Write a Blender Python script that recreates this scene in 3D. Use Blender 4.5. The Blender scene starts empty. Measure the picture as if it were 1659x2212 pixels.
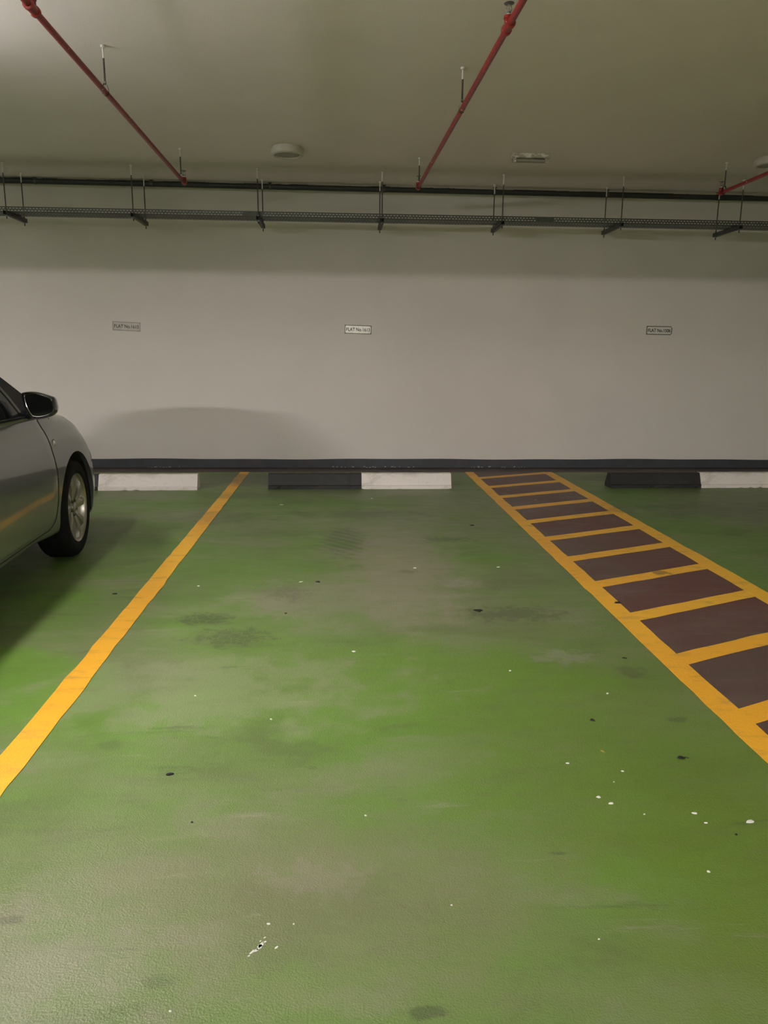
import bpy, bmesh, math, random
from mathutils import Vector, Matrix
random.seed(7)
S = bpy.context.scene
COL = S.collection

# ------------------------------------------------------------------ camera
F = Vector((0.05744596, 0.97695035, -0.20559175))
RT = Vector((0.99834375, -0.05685766, 0.00877326))
UP = Vector((0.00311842, 0.20575522, 0.97859852))
cam_data = bpy.data.cameras.new('camera')
cam = bpy.data.objects.new('camera', cam_data)
COL.objects.link(cam)
M = Matrix.Identity(4)
for i in range(3):
    M[i][0], M[i][1], M[i][2] = RT[i], UP[i], -F[i]
M.translation = Vector((0, 0, 1.38))
cam.matrix_world = M
cam_data.sensor_fit = 'HORIZONTAL'
cam_data.sensor_width = 36
cam_data.lens = 1620 / 1659 * 36
cam_data.clip_start = 0.05
S.camera = cam

# ------------------------------------------------------------------ world, exposure
w = bpy.data.worlds.new('world'); S.world = w
w.use_nodes = True
w.node_tree.nodes['Background'].inputs[0].default_value = (0.5, 0.48, 0.45, 1)
w.node_tree.nodes['Background'].inputs[1].default_value = 0.0
S.view_settings.view_transform = 'Standard'
S.view_settings.look = 'None'
S.view_settings.exposure = 0.0
S.view_settings.gamma = 1.0
S.view_settings.use_curve_mapping = False
try:
    S.cycles.max_bounces = 8
    S.cycles.diffuse_bounces = 5
except Exception:
    pass

# ------------------------------------------------------------------ room sizes
WY = 9.25        # far wall
CH = 3.255       # ceiling height
XL, XR, YB = -11.0, 11.0, -14.0

# lamp list: x, y, z, power, colour, length x, length y
LAMPS = [   # x, y, underside z, power, colour, size x, size y, label
    (-1.98, 2.25, 2.70, 186, (1.0, 0.925, 0.895), 0.10, 1.2, 'lit opal batten lamp hung above the boot of the parked car'),
    (-4.6, -8.8, 3.165, 1650, (1.0, 0.92, 0.885), 1.2, 0.18, 'lit opal batten lamp in the rear aisle, leftmost'),
    (0.6, -7.4, 3.165, 330, (1.0, 0.92, 0.885), 0.18, 1.2, 'lit opal batten lamp in the rear aisle, second from left'),
    (5.6, -4.3, 3.165, 620, (1.0, 0.92, 0.885), 0.18, 1.2, 'lit opal batten lamp in the rear aisle, rightmost'),
    (-2.9, 4.3, 2.70, 66, (1.0, 0.96, 0.96), 0.10, 1.2, 'lit opal batten lamp above the bonnet of the parked car'),
    (-5.2, 4.00, 2.85, 80, (1.0, 0.93, 0.90), 0.18, 1.2, 'lit opal batten lamp over the bay left of the parked car'),
]
# each lamp has an opal cover that really glows; its strength is set here from LAMPS
def glow(power, colr, sx_, sy_, h=0.06):
    m = bpy.data.materials.new('lit_opal_cover'); m.use_nodes = True
    b = m.node_tree.nodes['Principled BSDF']
    b.inputs['Base Color'].default_value = (0.8, 0.8, 0.8, 1)
    b.inputs['Emission Color'].default_value = (*colr, 1)
    b.inputs['Emission Strength'].default_value = power / ((sx_*sy_ + 2*h*(sx_+sy_))*math.pi)
    return m

# ------------------------------------------------------------------ helpers
def link(name, me, mat=None, parent=None, loc=None):
    o = bpy.data.objects.new(name, me); COL.objects.link(o)
    if mat is not None:
        if isinstance(mat, (list, tuple)):
            for m in mat: me.materials.append(m)
        else: me.materials.append(mat)
    if parent: o.parent = parent
    if loc is not None: o.location = loc
    return o
def obj(name, bm, mat, parent=None, smooth=False, loc=None):
    bmesh.ops.recalc_face_normals(bm, faces=bm.faces[:])
    me = bpy.data.meshes.new(name); bm.to_mesh(me); bm.free()
    if smooth:
        for p in me.polygons: p.use_smooth = True
        try: me.set_sharp_from_angle(angle=math.radians(35))
        except Exception: pass
    return link(name, me, mat, parent, loc)
def thing(name, label, cat, loc=(0, 0, 0), rz=0, group=None):
    o = bpy.data.objects.new(name, None); COL.objects.link(o)
    o.empty_display_size = 0.1
    o.location = loc; o.rotation_euler = (0, 0, rz)
    o['label'] = label; o['category'] = cat
    if group: o['group'] = group
    return o
def tag(o, label, cat, group=None):
    o['label'] = label; o['category'] = cat
    if group: o['group'] = group
    return o
def box(bm, x0, x1, y0, y1, z0, z1, bev=0):
    vs = [bm.verts.new((x, y, z)) for x in (x0, x1) for y in (y0, y1) for z in (z0, z1)]
    fs = [(0,1,3,2),(4,6,7,5),(0,4,5,1),(2,3,7,6),(0,2,6,4),(1,5,7,3)]
    faces = [bm.faces.new([vs[i] for i in f]) for f in fs]
    if bev:
        es = list({e for f in faces for e in f.edges})
        bmesh.ops.bevel(bm, geom=es, offset=bev, segments=2, affect='EDGES', profile=0.6)
def tube(bm, pts, r, n=14, cap=True):
    pts = [Vector(p) for p in pts]; rings = []
    rr = r if isinstance(r, (list, tuple)) else [r] * len(pts)
    for i, p in enumerate(pts):
        t = (pts[min(i+1, len(pts)-1)] - pts[max(i-1, 0)]).normalized()
        a = t.cross(Vector((0, 0, 1)))
        if a.length < 1e-3: a = t.cross(Vector((1, 0, 0)))
        a.normalize(); b = t.cross(a)
        rings.append([bm.verts.new(p + (a*math.cos(2*math.pi*k/n) + b*math.sin(2*math.pi*k/n))*rr[i]) for k in range(n)])
    for i in range(len(rings)-1):
        for k in range(n):
            bm.faces.new((rings[i][k], rings[i][(k+1)%n], rings[i+1][(k+1)%n], rings[i+1][k]))
    if cap:
        bm.faces.new(rings[0][::-1]); bm.faces.new(rings[-1])
def lathe(bm, prof, n=32, origin=(0,0,0), axis='Z', cap=False):
    """prof: (radius, height along the axis)"""
    rings = []; ox, oy, oz = origin
    for r, h in prof:
        ring = []
        for k in range(n):
            a = 2*math.pi*k/n; c, s = r*math.cos(a), r*math.sin(a)
            if axis == 'Z': v = (ox+c, oy+s, oz+h)
            elif axis == 'X': v = (ox+h, oy+c, oz+s)
            else: v = (ox+c, oy+h, oz+s)
            ring.append(bm.verts.new(v))
        rings.append(ring)
    for i in range(len(rings)-1):
        for k in range(n):
            bm.faces.new((rings[i][k], rings[i][(k+1)%n], rings[i+1][(k+1)%n], rings[i+1][k]))
    if cap:
        bm.faces.new(rings[0]); bm.faces.new(rings[-1])
def catmull(pts, n):
    out = []
    P = [pts[0]] + list(pts) + [pts[-1]]
    for i in range(1, len(P)-2):
        for k in range(n):
            t = k/n
            out.append(tuple(0.5*((2*b) + (-a+c)*t + (2*a-5*b+4*c-d)*t*t + (-a+3*b-3*c+d)*t**3)
                             for a, b, c, d in zip(P[i-1], P[i], P[i+1], P[i+2])))
    out.append(tuple(pts[-1])); return out
def interp(tab, x):
    """smooth monotone-ish interpolation through (x, v) pairs"""
    if x <= tab[0][0]: return tab[0][1]
    if x >= tab[-1][0]: return tab[-1][1]
    for i in range(len(tab)-1):
        if tab[i][0] <= x <= tab[i+1][0]:
            x0, v0 = tab[i]; x1, v1 = tab[i+1]
            def sl(j):
                if j <= 0: return (tab[1][1]-tab[0][1])/(tab[1][0]-tab[0][0])
                if j >= len(tab)-1: return (tab[-1][1]-tab[-2][1])/(tab[-1][0]-tab[-2][0])
                a = (tab[j][1]-tab[j-1][1])/(tab[j][0]-tab[j-1][0]); b = (tab[j+1][1]-tab[j][1])/(tab[j+1][0]-tab[j][0])
                return 0 if a*b <= 0 else 2*a*b/(a+b)
            h = x1-x0; t = (x-x0)/h
            return ((2*t**3-3*t*t+1)*v0 + (t**3-2*t*t+t)*h*sl(i) + (-2*t**3+3*t*t)*v1 + (t**3-t*t)*h*sl(i+1))

# ------------------------------------------------------------------ materials
class NT:
    def __init__(s, name):
        s.m = bpy.data.materials.new(name); s.m.use_nodes = True
        s.t = s.m.node_tree; s.n = s.t.nodes; s.l = s.t.links
        s.b = s.n['Principled BSDF']
    def node(s, kind, **kw):
        n = s.n.new(kind)
        for k, v in kw.items(): setattr(n, k, v)
        return n
    def put(s, sock, v):
        if isinstance(v, bpy.types.NodeSocket): s.l.new(v, sock)
        elif isinstance(v, (tuple, list)) and len(v) == 3 and sock.type == 'RGBA': sock.default_value = (*v, 1)
        else: sock.default_value = v
    def coord(s):
        return s.node('ShaderNodeTexCoord').outputs['Object']
    def geo(s):
        return s.node('ShaderNodeNewGeometry').outputs['Position']
    def noise(s, vec, scale, detail=3, rough=0.55, dist=0.0, stretch=None):
        if stretch:
            mp = s.node('ShaderNodeMapping'); s.l.new(vec, mp.inputs[0]); mp.inputs['Scale'].default_value = stretch
            vec = mp.outputs[0]
        n = s.node('ShaderNodeTexNoise'); s.l.new(vec, n.inputs['Vector'])
        n.inputs['Scale'].default_value = scale; n.inputs['Detail'].default_value = detail
        n.inputs['Roughness'].default_value = rough; n.inputs['Distortion'].default_value = dist
        return n.outputs[0]
    def rng(s, v, a, b, c=0, d=1, smooth=True):
        n = s.node('ShaderNodeMapRange'); n.interpolation_type = 'SMOOTHSTEP' if smooth else 'LINEAR'
        s.l.new(v, n.inputs[0])
        for i, q in zip((1, 2, 3, 4), (a, b, c, d)): n.inputs[i].default_value = q
        return n.outputs[0]
    def math(s, op, a, b=0.0):
        n = s.node('ShaderNodeMath', operation=op); s.put(n.inputs[0], a); s.put(n.inputs[1], b); return n.outputs[0]
    def mix(s, fac, a, b, mode='MIX'):
        n = s.node('ShaderNodeMix', data_type='RGBA', blend_type=mode)
        s.put(n.inputs[0], fac); s.put(n.inputs[6], a); s.put(n.inputs[7], b); return n.outputs[2]
    def bump(s, h, strength, dist, prev=None):
        n = s.node('ShaderNodeBump'); s.l.new(h, n.inputs['Height'])
        n.inputs['Strength'].default_value = strength; n.inputs['Distance'].default_value = dist
        if prev: s.l.new(prev, n.inputs['Normal'])
        return n.outputs[0]
    def set(s, **kw):
        for k, v in kw.items(): s.put(s.b.inputs[k], v)
        return s.m
def plain(name, col, rough=0.5, metal=0.0, var=0.0, scale=30, bump=0.0, coat=0.0, spec=0.5):
    t = NT(name); vec = t.coord(); c = col
    if var:
        nz = t.noise(vec, scale, 4)
        c = t.mix(t.rng(nz, 0.3, 0.7), tuple(x*(1-var) for x in col), tuple(min(1, x*(1+var)) for x in col))
    t.set(**{'Base Color': c, 'Roughness': rough, 'Metallic': metal, 'Coat Weight': coat, 'Coat Roughness': 0.05, 'Specular IOR Level': spec})
    if bump: t.set(Normal=t.bump(t.noise(vec, scale*3, 3), 0.5, bump))
    return t.m

def blob(t, pos, cx, cy, rx, ry, soft=0.5, wob=0.5, seed=0.0):
    """soft noisy patch on the floor centred on a floor point"""
    mp = t.node('ShaderNodeMapping', vector_type='POINT')
    t.l.new(pos, mp.inputs[0])
    mp.inputs['Scale'].default_value = (1/rx, 1/ry, 0)
    mp.inputs['Location'].default_value = (-cx/rx, -cy/ry, 0)
    ln = t.node('ShaderNodeVectorMath', operation='LENGTH'); t.l.new(mp.outputs[0], ln.inputs[0])
    nz = t.wob if rx > 0.24 else t.wob2
    d = t.math('ADD', ln.outputs['Value'], t.math('MULTIPLY', t.math('SUBTRACT', nz, 0.5), wob*6))
    return t.rng(d, 1+soft*0.5, 1-soft*0.5 if soft < 1.9 else 0.05, 0, 1)

def floor_mat(name, kind):
    t = NT(name); pos = t.geo()
    t.wob = t.noise(pos, 4.5, 7, 0.66)
    t.wob2 = t.noise(pos, 16, 6, 0.68)
    mid = t.noise(pos, 2.6, 6, 0.68, 0.4, stretch=(0.55, 1.3, 1))
    scuff = t.noise(pos, 5.0, 7, 0.72, 0.5, stretch=(0.22, 1.5, 1))
    big = t.noise(pos, 0.55, 4, 0.55, 0.3)
    streak = t.noise(pos, 1.3, 4, 0.6, 0.2, stretch=(0.35, 1.6, 1))
    fine = t.noise(pos, 11, 5, 0.65, stretch=(0.5, 1.3, 1))
    if kind == 'green':
        c = t.mix(t.rng(big, 0.38, 0.62), (0.140, 0.188, 0.070), (0.118, 0.222, 0.038))
        c = t.mix(t.math('MULTIPLY', t.rng(mid, 0.50, 0.64), 0.55), c, (0.205, 0.230, 0.130))
        c = t.mix(t.math('MULTIPLY', t.rng(mid, 0.47, 0.36), 0.45), c, (0.095, 0.125, 0.045))
        c = t.mix(t.math('MULTIPLY', t.rng(streak, 0.45, 0.75), 0.55), c, (0.20, 0.215, 0.118))
        # repainted greener area and worn pale ones, laid out as on the real floor
        for (x, y, rx, ry, f, col, so, wo) in [
            (1.05, 2.5, 0.62, 0.9, 0.60, (0.112, 0.200, 0.020), 1.2, 0.35),
            (0.25, 3.05, 0.75, 0.42, 0.45, (0.118, 0.245, 0.020), 0.9, 0.35),
            (-1.75, 3.0, 0.75, 0.45, 0.70, (0.118, 0.262, 0.022), 0.35, 0.15),
            (-0.55, 4.55, 0.50, 0.75, 0.55, (0.110, 0.215, 0.030), 0.9, 0.4),
            (1.35, 1.6, 0.55, 0.6, 0.40, (0.120, 0.175, 0.020), 1.2, 0.4),
            (-0.8, 2.75, 0.5, 0.25, 0.50, (0.118, 0.262, 0.024), 1.0, 0.4),
            (0.40, 4.75, 0.36, 0.85, 0.72, (0.255, 0.235, 0.165), 1.1, 0.55),
            (0.35, 5.75, 0.42, 0.60, 0.45, (0.215, 0.205, 0.150), 1.2, 0.6),
            (0.10, 4.15, 0.65, 0.35, 0.50, (0.235, 0.235, 0.155), 1.0, 0.6),
            (-0.35, 4.15, 0.16, 0.26, 0.55, (0.245, 0.235, 0.165), 0.9, 0.7),
            (-0.55, 2.95, 0.62, 0.30, 0.50, (0.245, 0.265, 0.160), 1.2, 0.9),
            (1.05, 3.25, 0.13, 0.07, 0.45, (0.26, 0.26, 0.20), 1.0, 0.9),
            (0.72, 4.45, 0.10, 0.08, 0.45, (0.28, 0.27, 0.21), 1.0, 0.8),
            (-0.06, 1.78, 0.13, 0.06, 0.45, (0.29, 0.27, 0.22), 1.0, 0.9),
            (-0.10, 1.72, 0.55, 0.30, 0.50, (0.190, 0.185, 0.110), 1.4, 0.5),
            (-0.75, 1.50, 0.30, 0.16, 0.45, (0.235, 0.225, 0.165), 1.2, 0.8)]:
            m = blob(t, pos, x, y, rx, ry, so, wo)
            c = t.mix(t.math('MULTIPLY', m, f), c, col)
    elif kind == 'brown':
        c = t.mix(t.rng(big, 0.35, 0.65), (0.100, 0.060, 0.053), (0.128, 0.046, 0.041))
        c = t.mix(t.math('MULTIPLY', t.rng(mid, 0.50, 0.68), 0.5), c, (0.155, 0.112, 0.098))
        c = t.mix(t.math('MULTIPLY', t.rng(streak, 0.5, 0.75), 0.5), c, (0.135, 0.105, 0.085))
    elif kind == 'gutter':
        c = t.mix(t.rng(mid, 0.40, 0.62), (0.040, 0.028, 0.026), (0.085, 0.050, 0.045))
        c = t.mix(t.rng(scuff, 0.60, 0.66), c, (0.15, 0.12, 0.10))
    else:
        c = t.mix(t.rng(big, 0.35, 0.65), (0.86, 0.42, 0.028), (0.90, 0.50, 0.040))
        c = t.mix(t.math('MULTIPLY', t.rng(fine, 0.52, 0.75), 0.45), c, (0.62, 0.34, 0.07))
    # grime and tyre marks with shapes of their own
    for (x, y, rx, ry, f, wo) in [
        (-0.73, 3.82, 0.13, 0.085, 0.62, 0.5), (-0.55, 3.56, 0.17, 0.10, 0.50, 0.8), (0.02, 5.50, 0.15, 0.42, 0.50, 0.35),
        (-0.32, 4.25, 0.13, 0.13, 0.35, 0.7), (0.96, 3.85, 0.22, 0.10, 0.42, 0.9), (0.80, 5.53, 0.18, 0.07, 0.40, 0.9),
        (-0.82, 1.66, 0.03, 0.012, 0.40, 0.5), (-0.41, 1.455, 0.035, 0.018, 0.28, 0.5), (-0.83, 2.51, 0.05, 0.03, 0.25, 0.5),
        (0.183, 1.345, 0.045, 0.014, 0.5, 0.6), (0.43, 4.68, 0.06, 0.05, 0.35, 0.7), (-1.05, 6.35, 0.30, 0.20, 0.25, 0.8),
        (0.2, 6.45, 0.5, 0.16, 0.30, 0.9), (-1.0, 8.35, 0.55, 0.40, 0.55, 0.3), (4.0, 8.4, 1.2, 0.35, 0.45, 0.3), (-1.0, 7.35, 0.4, 0.16, 0.3, 0.3), (1.30, 2.62, 0.04, 0.02, 0.45, 0.6),
        (-0.10, 2.33, 0.02, 0.012, 0.3, 0.6), (0.62, 1.85, 0.03, 0.01, 0.5, 0.6), (3.6, 6.6, 0.9, 0.35, 0.3, 0.8),
        (2.08, 4.60, 0.06, 0.05, 0.6, 0.6), (1.30, 3.06, 0.06, 0.05, 0.4, 0.7)]:
        m = blob(t, pos, x, y, rx, ry, 0.9, wo)
        if (x, y) == (0.02, 5.50):      # ribbed tyre print
            wv = t.node('ShaderNodeTexWave', wave_type='BANDS', bands_direction='DIAGONAL')
            t.l.new(pos, wv.inputs['Vector']); wv.inputs['Scale'].default_value = 5.5; wv.inputs['Distortion'].default_value = 1.4
            m = t.math('MULTIPLY', m, t.rng(wv.outputs[1], 0.2, 0.6, 0.35, 1.0))
        if (x, y) in ((-0.73, 3.82), (-0.55, 3.56), (-0.32, 4.25)):
            vo = t.node('ShaderNodeTexVoronoi', feature='DISTANCE_TO_EDGE'); t.l.new(pos, vo.inputs['Vector']); vo.inputs['Scale'].default_value = 22
            m = t.math('MULTIPLY', m, t.rng(vo.outputs[0], 0.02, 0.09, 0.35, 1))
        c = t.mix(t.math('MULTIPLY', m, f), c, (0.045, 0.048, 0.030))
    # scuffs and dark rubbed streaks
    if kind != 'gutter':
        c = t.mix(t.math('MULTIPLY', t.rng(scuff, 0.60, 0.72), 0.5 if kind == 'green' else 0.22), c, (0.30, 0.30, 0.22))
        c = t.mix(t.math('MULTIPLY', t.rng(scuff, 0.40, 0.30), 0.45), c, (0.055, 0.062, 0.035) if kind != 'yellow' else (0.35, 0.19, 0.04))
    # fine wear over everything
    c = t.mix(t.math('MULTIPLY', t.rng(fine, 0.50, 0.78), 0.28), c, (0.16, 0.15, 0.10))
    t.set(**{'Base Color': c, 'Specular IOR Level': 0.5})
    t.set(Roughness=t.rng(t.math('ADD', big, t.math('MULTIPLY', fine, 0.5)), 0.5, 1.0, 0.40, 0.56))
    o1 = t.noise(pos, 190, 2, 0.5); o2 = t.noise(pos, 55, 3, 0.5)
    t.set(Normal=t.bump(o2, 0.35, 0.004, t.bump(o1, 0.7, 0.0026)))
    return t.m
M_green = floor_mat('green_floor_paint', 'green')
M_brown = floor_mat('red_brown_floor_paint', 'brown')
M_gutter = floor_mat('dark_brown_gutter_paint', 'gutter')
M_yellow = floor_mat('yellow_line_paint', 'yellow')

def wall_mat(name, c0, c1, bump=0.0012, rough=0.62):
    t = NT(name); pos = t.geo()
    c = t.mix(t.rng(t.noise(pos, 0.7, 4, 0.6), 0.35, 0.65), c0, c1)
    t.set(**{'Base Color': c, 'Roughness': rough, 'Specular IOR Level': 0.35})
    t.set(Normal=t.bump(t.noise(pos, 1.6, 3), 0.25, 0.02, t.bump(t.noise(pos, 90, 3), 0.4, bump)))
    return t.m
M_wall = wall_mat('off_white_wall_paint', (0.71, 0.665, 0.635), (0.75, 0.705, 0.675))
M_conc = wall_mat('bare_concrete_wall', (0.22, 0.21, 0.20), (0.28, 0.27, 0.255))
M_ceil = wall_mat('matt_ceiling_paint', (0.81, 0.745, 0.71), (0.84, 0.775, 0.74), 0.002, 0.8)
M_skirt = plain('dark_blue_grey_skirting_paint', (0.050, 0.054, 0.064), 0.55, var=0.12, scale=8, bump=0.0006)
M_fleck = plain('white_paint_flecks', (0.72, 0.72, 0.68), 0.7)
M_red = None
t = NT('red_pipe_paint'); v = t.geo()
c = t.mix(t.rng(t.noise(v, 9, 4), 0.35, 0.65), (0.235, 0.012, 0.013), (0.32, 0.018, 0.017))
c = t.mix(t.math('MULTIPLY', t.rng(t.noise(v, 14, 4, 0.6, 0.4), 0.60, 0.70), 0.35), c, (0.42, 0.14, 0.14))
c = t.mix(t.rng(t.noise(v, 26, 2), 0.735, 0.75), c, (0.8, 0.78, 0.75))
t.set(**{'Base Color': c, 'Roughness': 0.38}); t.set(Normal=t.bump(t.noise(v, 40, 3), 0.4, 0.003)); M_red = t.m
M_dpipe = None
t = NT('dark_pipe_with_paint_flecks'); v = t.geo()
sx = t.node('ShaderNodeSeparateXYZ'); t.l.new(t.node('ShaderNodeNewGeometry').outputs['Normal'], sx.inputs[0])
fm = t.math('MULTIPLY', t.rng(t.noise(v, 1.0, 5, 0.7, stretch=(2.2, 3, 6)), 0.50, 0.515), t.rng(sx.outputs[2], 0.70, 0.80))
c = t.mix(fm, (0.030, 0.032, 0.030), (0.62, 0.60, 0.55))
t.set(**{'Base Color': c, 'Roughness': 0.5}); M_dpipe = t.m
M_dpipe_u = plain('dark_grey_pipe', (0.034, 0.036, 0.034), 0.5)
M_zinc = plain('dull_zinc_steel', (0.25, 0.25, 0.24), 0.42, 0.75, var=0.25, scale=40)
M_zinc_d = plain('weathered_zinc_strut', (0.085, 0.090, 0.088), 0.5, 0.35, var=0.25, scale=30)
M_rodw = plain('ceiling_paint_on_rod', (0.70, 0.68, 0.64), 0.7)
M_rodd = plain('threaded_rod_steel', (0.085, 0.078, 0.070), 0.5, 0.4, var=0.3, scale=60)
# perforated tray steel: holes cut by transparency
t = NT('perforated_tray_steel'); v = t.coord()
sx = t.node('ShaderNodeSeparateXYZ'); t.l.new(v, sx.inputs[0])
def cell(val, period, off=0.0):
    f = t.math('FRACT', t.math('ADD', t.math('MULTIPLY', val, 1/period), off))
    return t.math('ABSOLUTE', t.math('SUBTRACT', f, 0.5))
uv = t.math('ADD', sx.outputs[1], sx.outputs[2])
row = t.math('FLOOR', t.math('MULTIPLY', uv, 1/0.022))
off = t.math('MULTIPLY', t.math('MODULO', row, 2.0), 0.5)
hx = cell(sx.outputs[0], 0.034, off); hy = cell(uv, 0.022)
hole = t.math('MULTIPLY', t.math('LESS_THAN', hx, 0.30), t.math('LESS_THAN', hy, 0.2))
c = t.mix(t.rng(t.noise(v, 25, 4), 0.3, 0.7), (0.070, 0.080, 0.078), (0.135, 0.148, 0.142))
t.set(**{'Base Color': c, 'Roughness': 0.45, 'Metallic': 0.3, 'Alpha': t.math('SUBTRACT', 1.0, hole)}); M_tray = t.m
M_traysolid = plain('tray_joint_steel', (0.10, 0.112, 0.108), 0.45, 0.3, var=0.2, scale=30)

def concrete_mat(name, col, dirt):
    t = NT(name); v = t.coord()
    n1 = t.noise(v, 5, 5, 0.65, 0.4, stretch=(0.6, 1, 1.6)); n2 = t.noise(v, 22, 5, 0.7, 0.6)
    c = t.mix(t.math('MULTIPLY', t.rng(n1, 0.5, 0.72), 0.55), col, dirt)
    c = t.mix(t.math('MULTIPLY', t.rng(n2, 0.60, 0.70), 0.7), c, tuple(x*0.6 for x in dirt))
    t.set(**{'Base Color': c, 'Roughness': 0.6})
    t.set(Normal=t.bump(n2, 0.5, 0.004, t.bump(t.noise(v, 70, 3), 0.4, 0.002))); return t.m
M_stopw = concrete_mat('white_painted_concrete', (0.78, 0.73, 0.70), (0.40, 0.34, 0.31))
M_stopb = concrete_mat('black_painted_concrete', (0.018, 0.018, 0.019), (0.035, 0.034, 0.032))
M_lampw = plain('aged_white_plastic', (0.58, 0.55, 0.49), 0.45, var=0.08, scale=12)
M_lampd = plain('dusty_diffuser', (0.30, 0.275, 0.235), 0.4, var=0.1, scale=10)
M_bat = None
t = NT('scuffed_white_fitting'); v = t.coord()
c = t.mix(t.rng(t.noise(v, 14, 4, 0.6, 0.5, stretch=(1, 1, 3)), 0.50, 0.56), (0.42, 0.375, 0.33), (0.74, 0.72, 0.66))
t.set(**{'Base Color': c, 'Roughness': 0.5}); M_bat = t.m
M_tubeoff = plain('unlit_tube_glass', (0.36, 0.32, 0.28), 0.25)
M_tin = plain('brushed_nameplate_metal', (0.62, 0.60, 0.58), 0.28, 0.85, var=0.08, scale=20)
M_tinedge = plain('nameplate_dark_rim', (0.17, 0.155, 0.14), 0.4, 0.4)
M_ink = plain('black_sign_ink', (0.012, 0.011, 0.011), 0.5)
M_paper = plain('torn_tape', (0.80, 0.78, 0.74), 0.5)
M_dark = plain('dark_scrap', (0.012, 0.011, 0.010), 0.7)
M_leaf = plain('blackened_leaf', (0.016, 0.014, 0.014), 0.6, var=0.3, scale=60)
M_straw = plain('ochre_scrap', (0.45, 0.27, 0.06), 0.7)

# ------------------------------------------------------------------ room shell
def quad_obj(name, mat, x0, x1, y0, y1, z0, z1, kind='structure'):
    bm = bmesh.new(); box(bm, x0, x1, y0, y1, z0, z1)
    o = obj(name, bm, mat); o['kind'] = kind; return o
T = 0.2
floor = quad_obj('floor', M_green, XL-T, XR+T, YB-T, WY+T, -T, 0)
ceiling = quad_obj('ceiling', M_ceil, XL-T, XR+T, YB-T, WY+T, CH, CH+T)
quad_obj('wall_far', M_wall, XL-T, XR+T, WY, WY+T, 0, CH)
quad_obj('wall_rear', M_conc, XL-T, XR+T, YB-T, YB, 0, CH)
quad_obj('wall_left', M_conc, XL-T, XL, YB, WY, 0, CH)
quad_obj('wall_right', M_conc, XR, XR+T, YB, WY, 0, CH)
# downstand beam across the garage, behind the camera
bm = bmesh.new(); box(bm, XL, XR, -1.45, -1.05, 2.83, CH)
obj('beam', bm, M_ceil, ceiling)
# painted skirting with a slightly wavy top edge
bm = bmesh.new(); N = 190
rows = []
for i in range(N+1):
    x = XL + (XR-XL)*i/N
    z = 0.106 + 0.0035*math.sin(x*2.1) + 0.0025*math.sin(x*5.3+1)
    rows.append([bm.verts.new(p) for p in ((x, WY-0.001, 0), (x, WY-0.007, 0), (x, WY-0.007, z), (x, WY-0.001, z+0.001))])
for i in range(N):
    for k in range(3): bm.faces.new((rows[i][k], rows[i+1][k], rows[i+1][k+1], rows[i][k+1]))
sk = obj('baseboard_far', bm, M_skirt); sk['kind'] = 'structure'
bm = bmesh.new()
for (x0, n, sp) in ((-2.15, 9, 0.18), (0.45, 16, 0.6), (1.75, 7, 0.13), (2.25, 8, 0.25)):
    for k in range(n):
        x = x0 + random.uniform(-sp, sp); l = random.uniform(0.006, 0.03); z = random.uniform(0.0, 0.012)
        box(bm, x, x+l, WY-0.010, WY-0.0065, z, z+random.uniform(0.002, 0.006))
obj('paint_chips', bm, M_fleck, sk)

# floor markings: thin coats of paint that belong to the floor
def paint_strip(name, mat, poly, z, parent=floor):
    """polygon outline as list of (x, y), edges subdivided with a little wobble"""
    bm = bmesh.new(); pts = []
    for i in range(len(poly)):
        a, b = Vector((*poly[i], 0)), Vector((*poly[(i+1) % len(poly)], 0))
        n = max(1, int((b-a).length/0.12)); d = (b-a).normalized(); nn = Vector((-d.y, d.x, 0))
        for k in range(n):
            p = a.lerp(b, k/n)
            if k: p += nn*random.gauss(0, 0.0022)
            pts.append(p)
    vs = [bm.verts.new((p.x, p.y, z)) for p in pts]
    f = bm.faces.new(vs)
    r = bmesh.ops.extrude_face_region(bm, geom=[f])
    for v in [g for g in r['geom'] if isinstance(g, bmesh.types.BMVert)]: v.co.z = z-0.0009
    bmesh.ops.triangulate(bm, faces=[f for f in bm.faces if len(f.verts) > 4])
    o = obj(name, bm, mat, parent); return o
YE, YN = 8.87, -0.4
paint_strip('gutter_band', M_gutter, [(XL, YE), (XR, YE), (XR, WY), (XL, WY)], 0.0010)
paint_strip('walkway_field', M_brown, [(1.53, YN), (2.50, YN), (2.50, YE+0.01), (1.53, YE+0.01)], 0.0016)
paint_strip('parking_line', M_yellow, [(-1.184, YN), (-1.073, YN), (-1.080, YE), (-1.190, YE)], 0.0026)
paint_strip('walkway_line', M_yellow, [(1.470, YN), (1.586, YN), (1.592, YE), (1.488, YE)], 0.0026)
paint_strip('walkway_line', M_yellow, [(2.432, YN), (2.560, YN), (2.556, YE), (2.440, YE)], 0.0026)
paint_strip('parking_line', M_yellow, [(5.30, YN), (5.41, YN), (5.41, YE), (5.30, YE)], 0.0026)
for y in (8.36, 7.765, 7.20, 6.64, 6.065, 5.47, 4.885, 4.30, 3.715, 3.135, 2.57, 1.98, 1.40, 0.82, 0.24):
    th = 0.125; s = 0.44
    paint_strip('walkway_rung', M_yellow, [(1.58, y-0.004), (2.445, y+s*0.865), (2.445, y+s*0.865+th), (1.58, y+th-0.004)], 0.0021)
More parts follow.
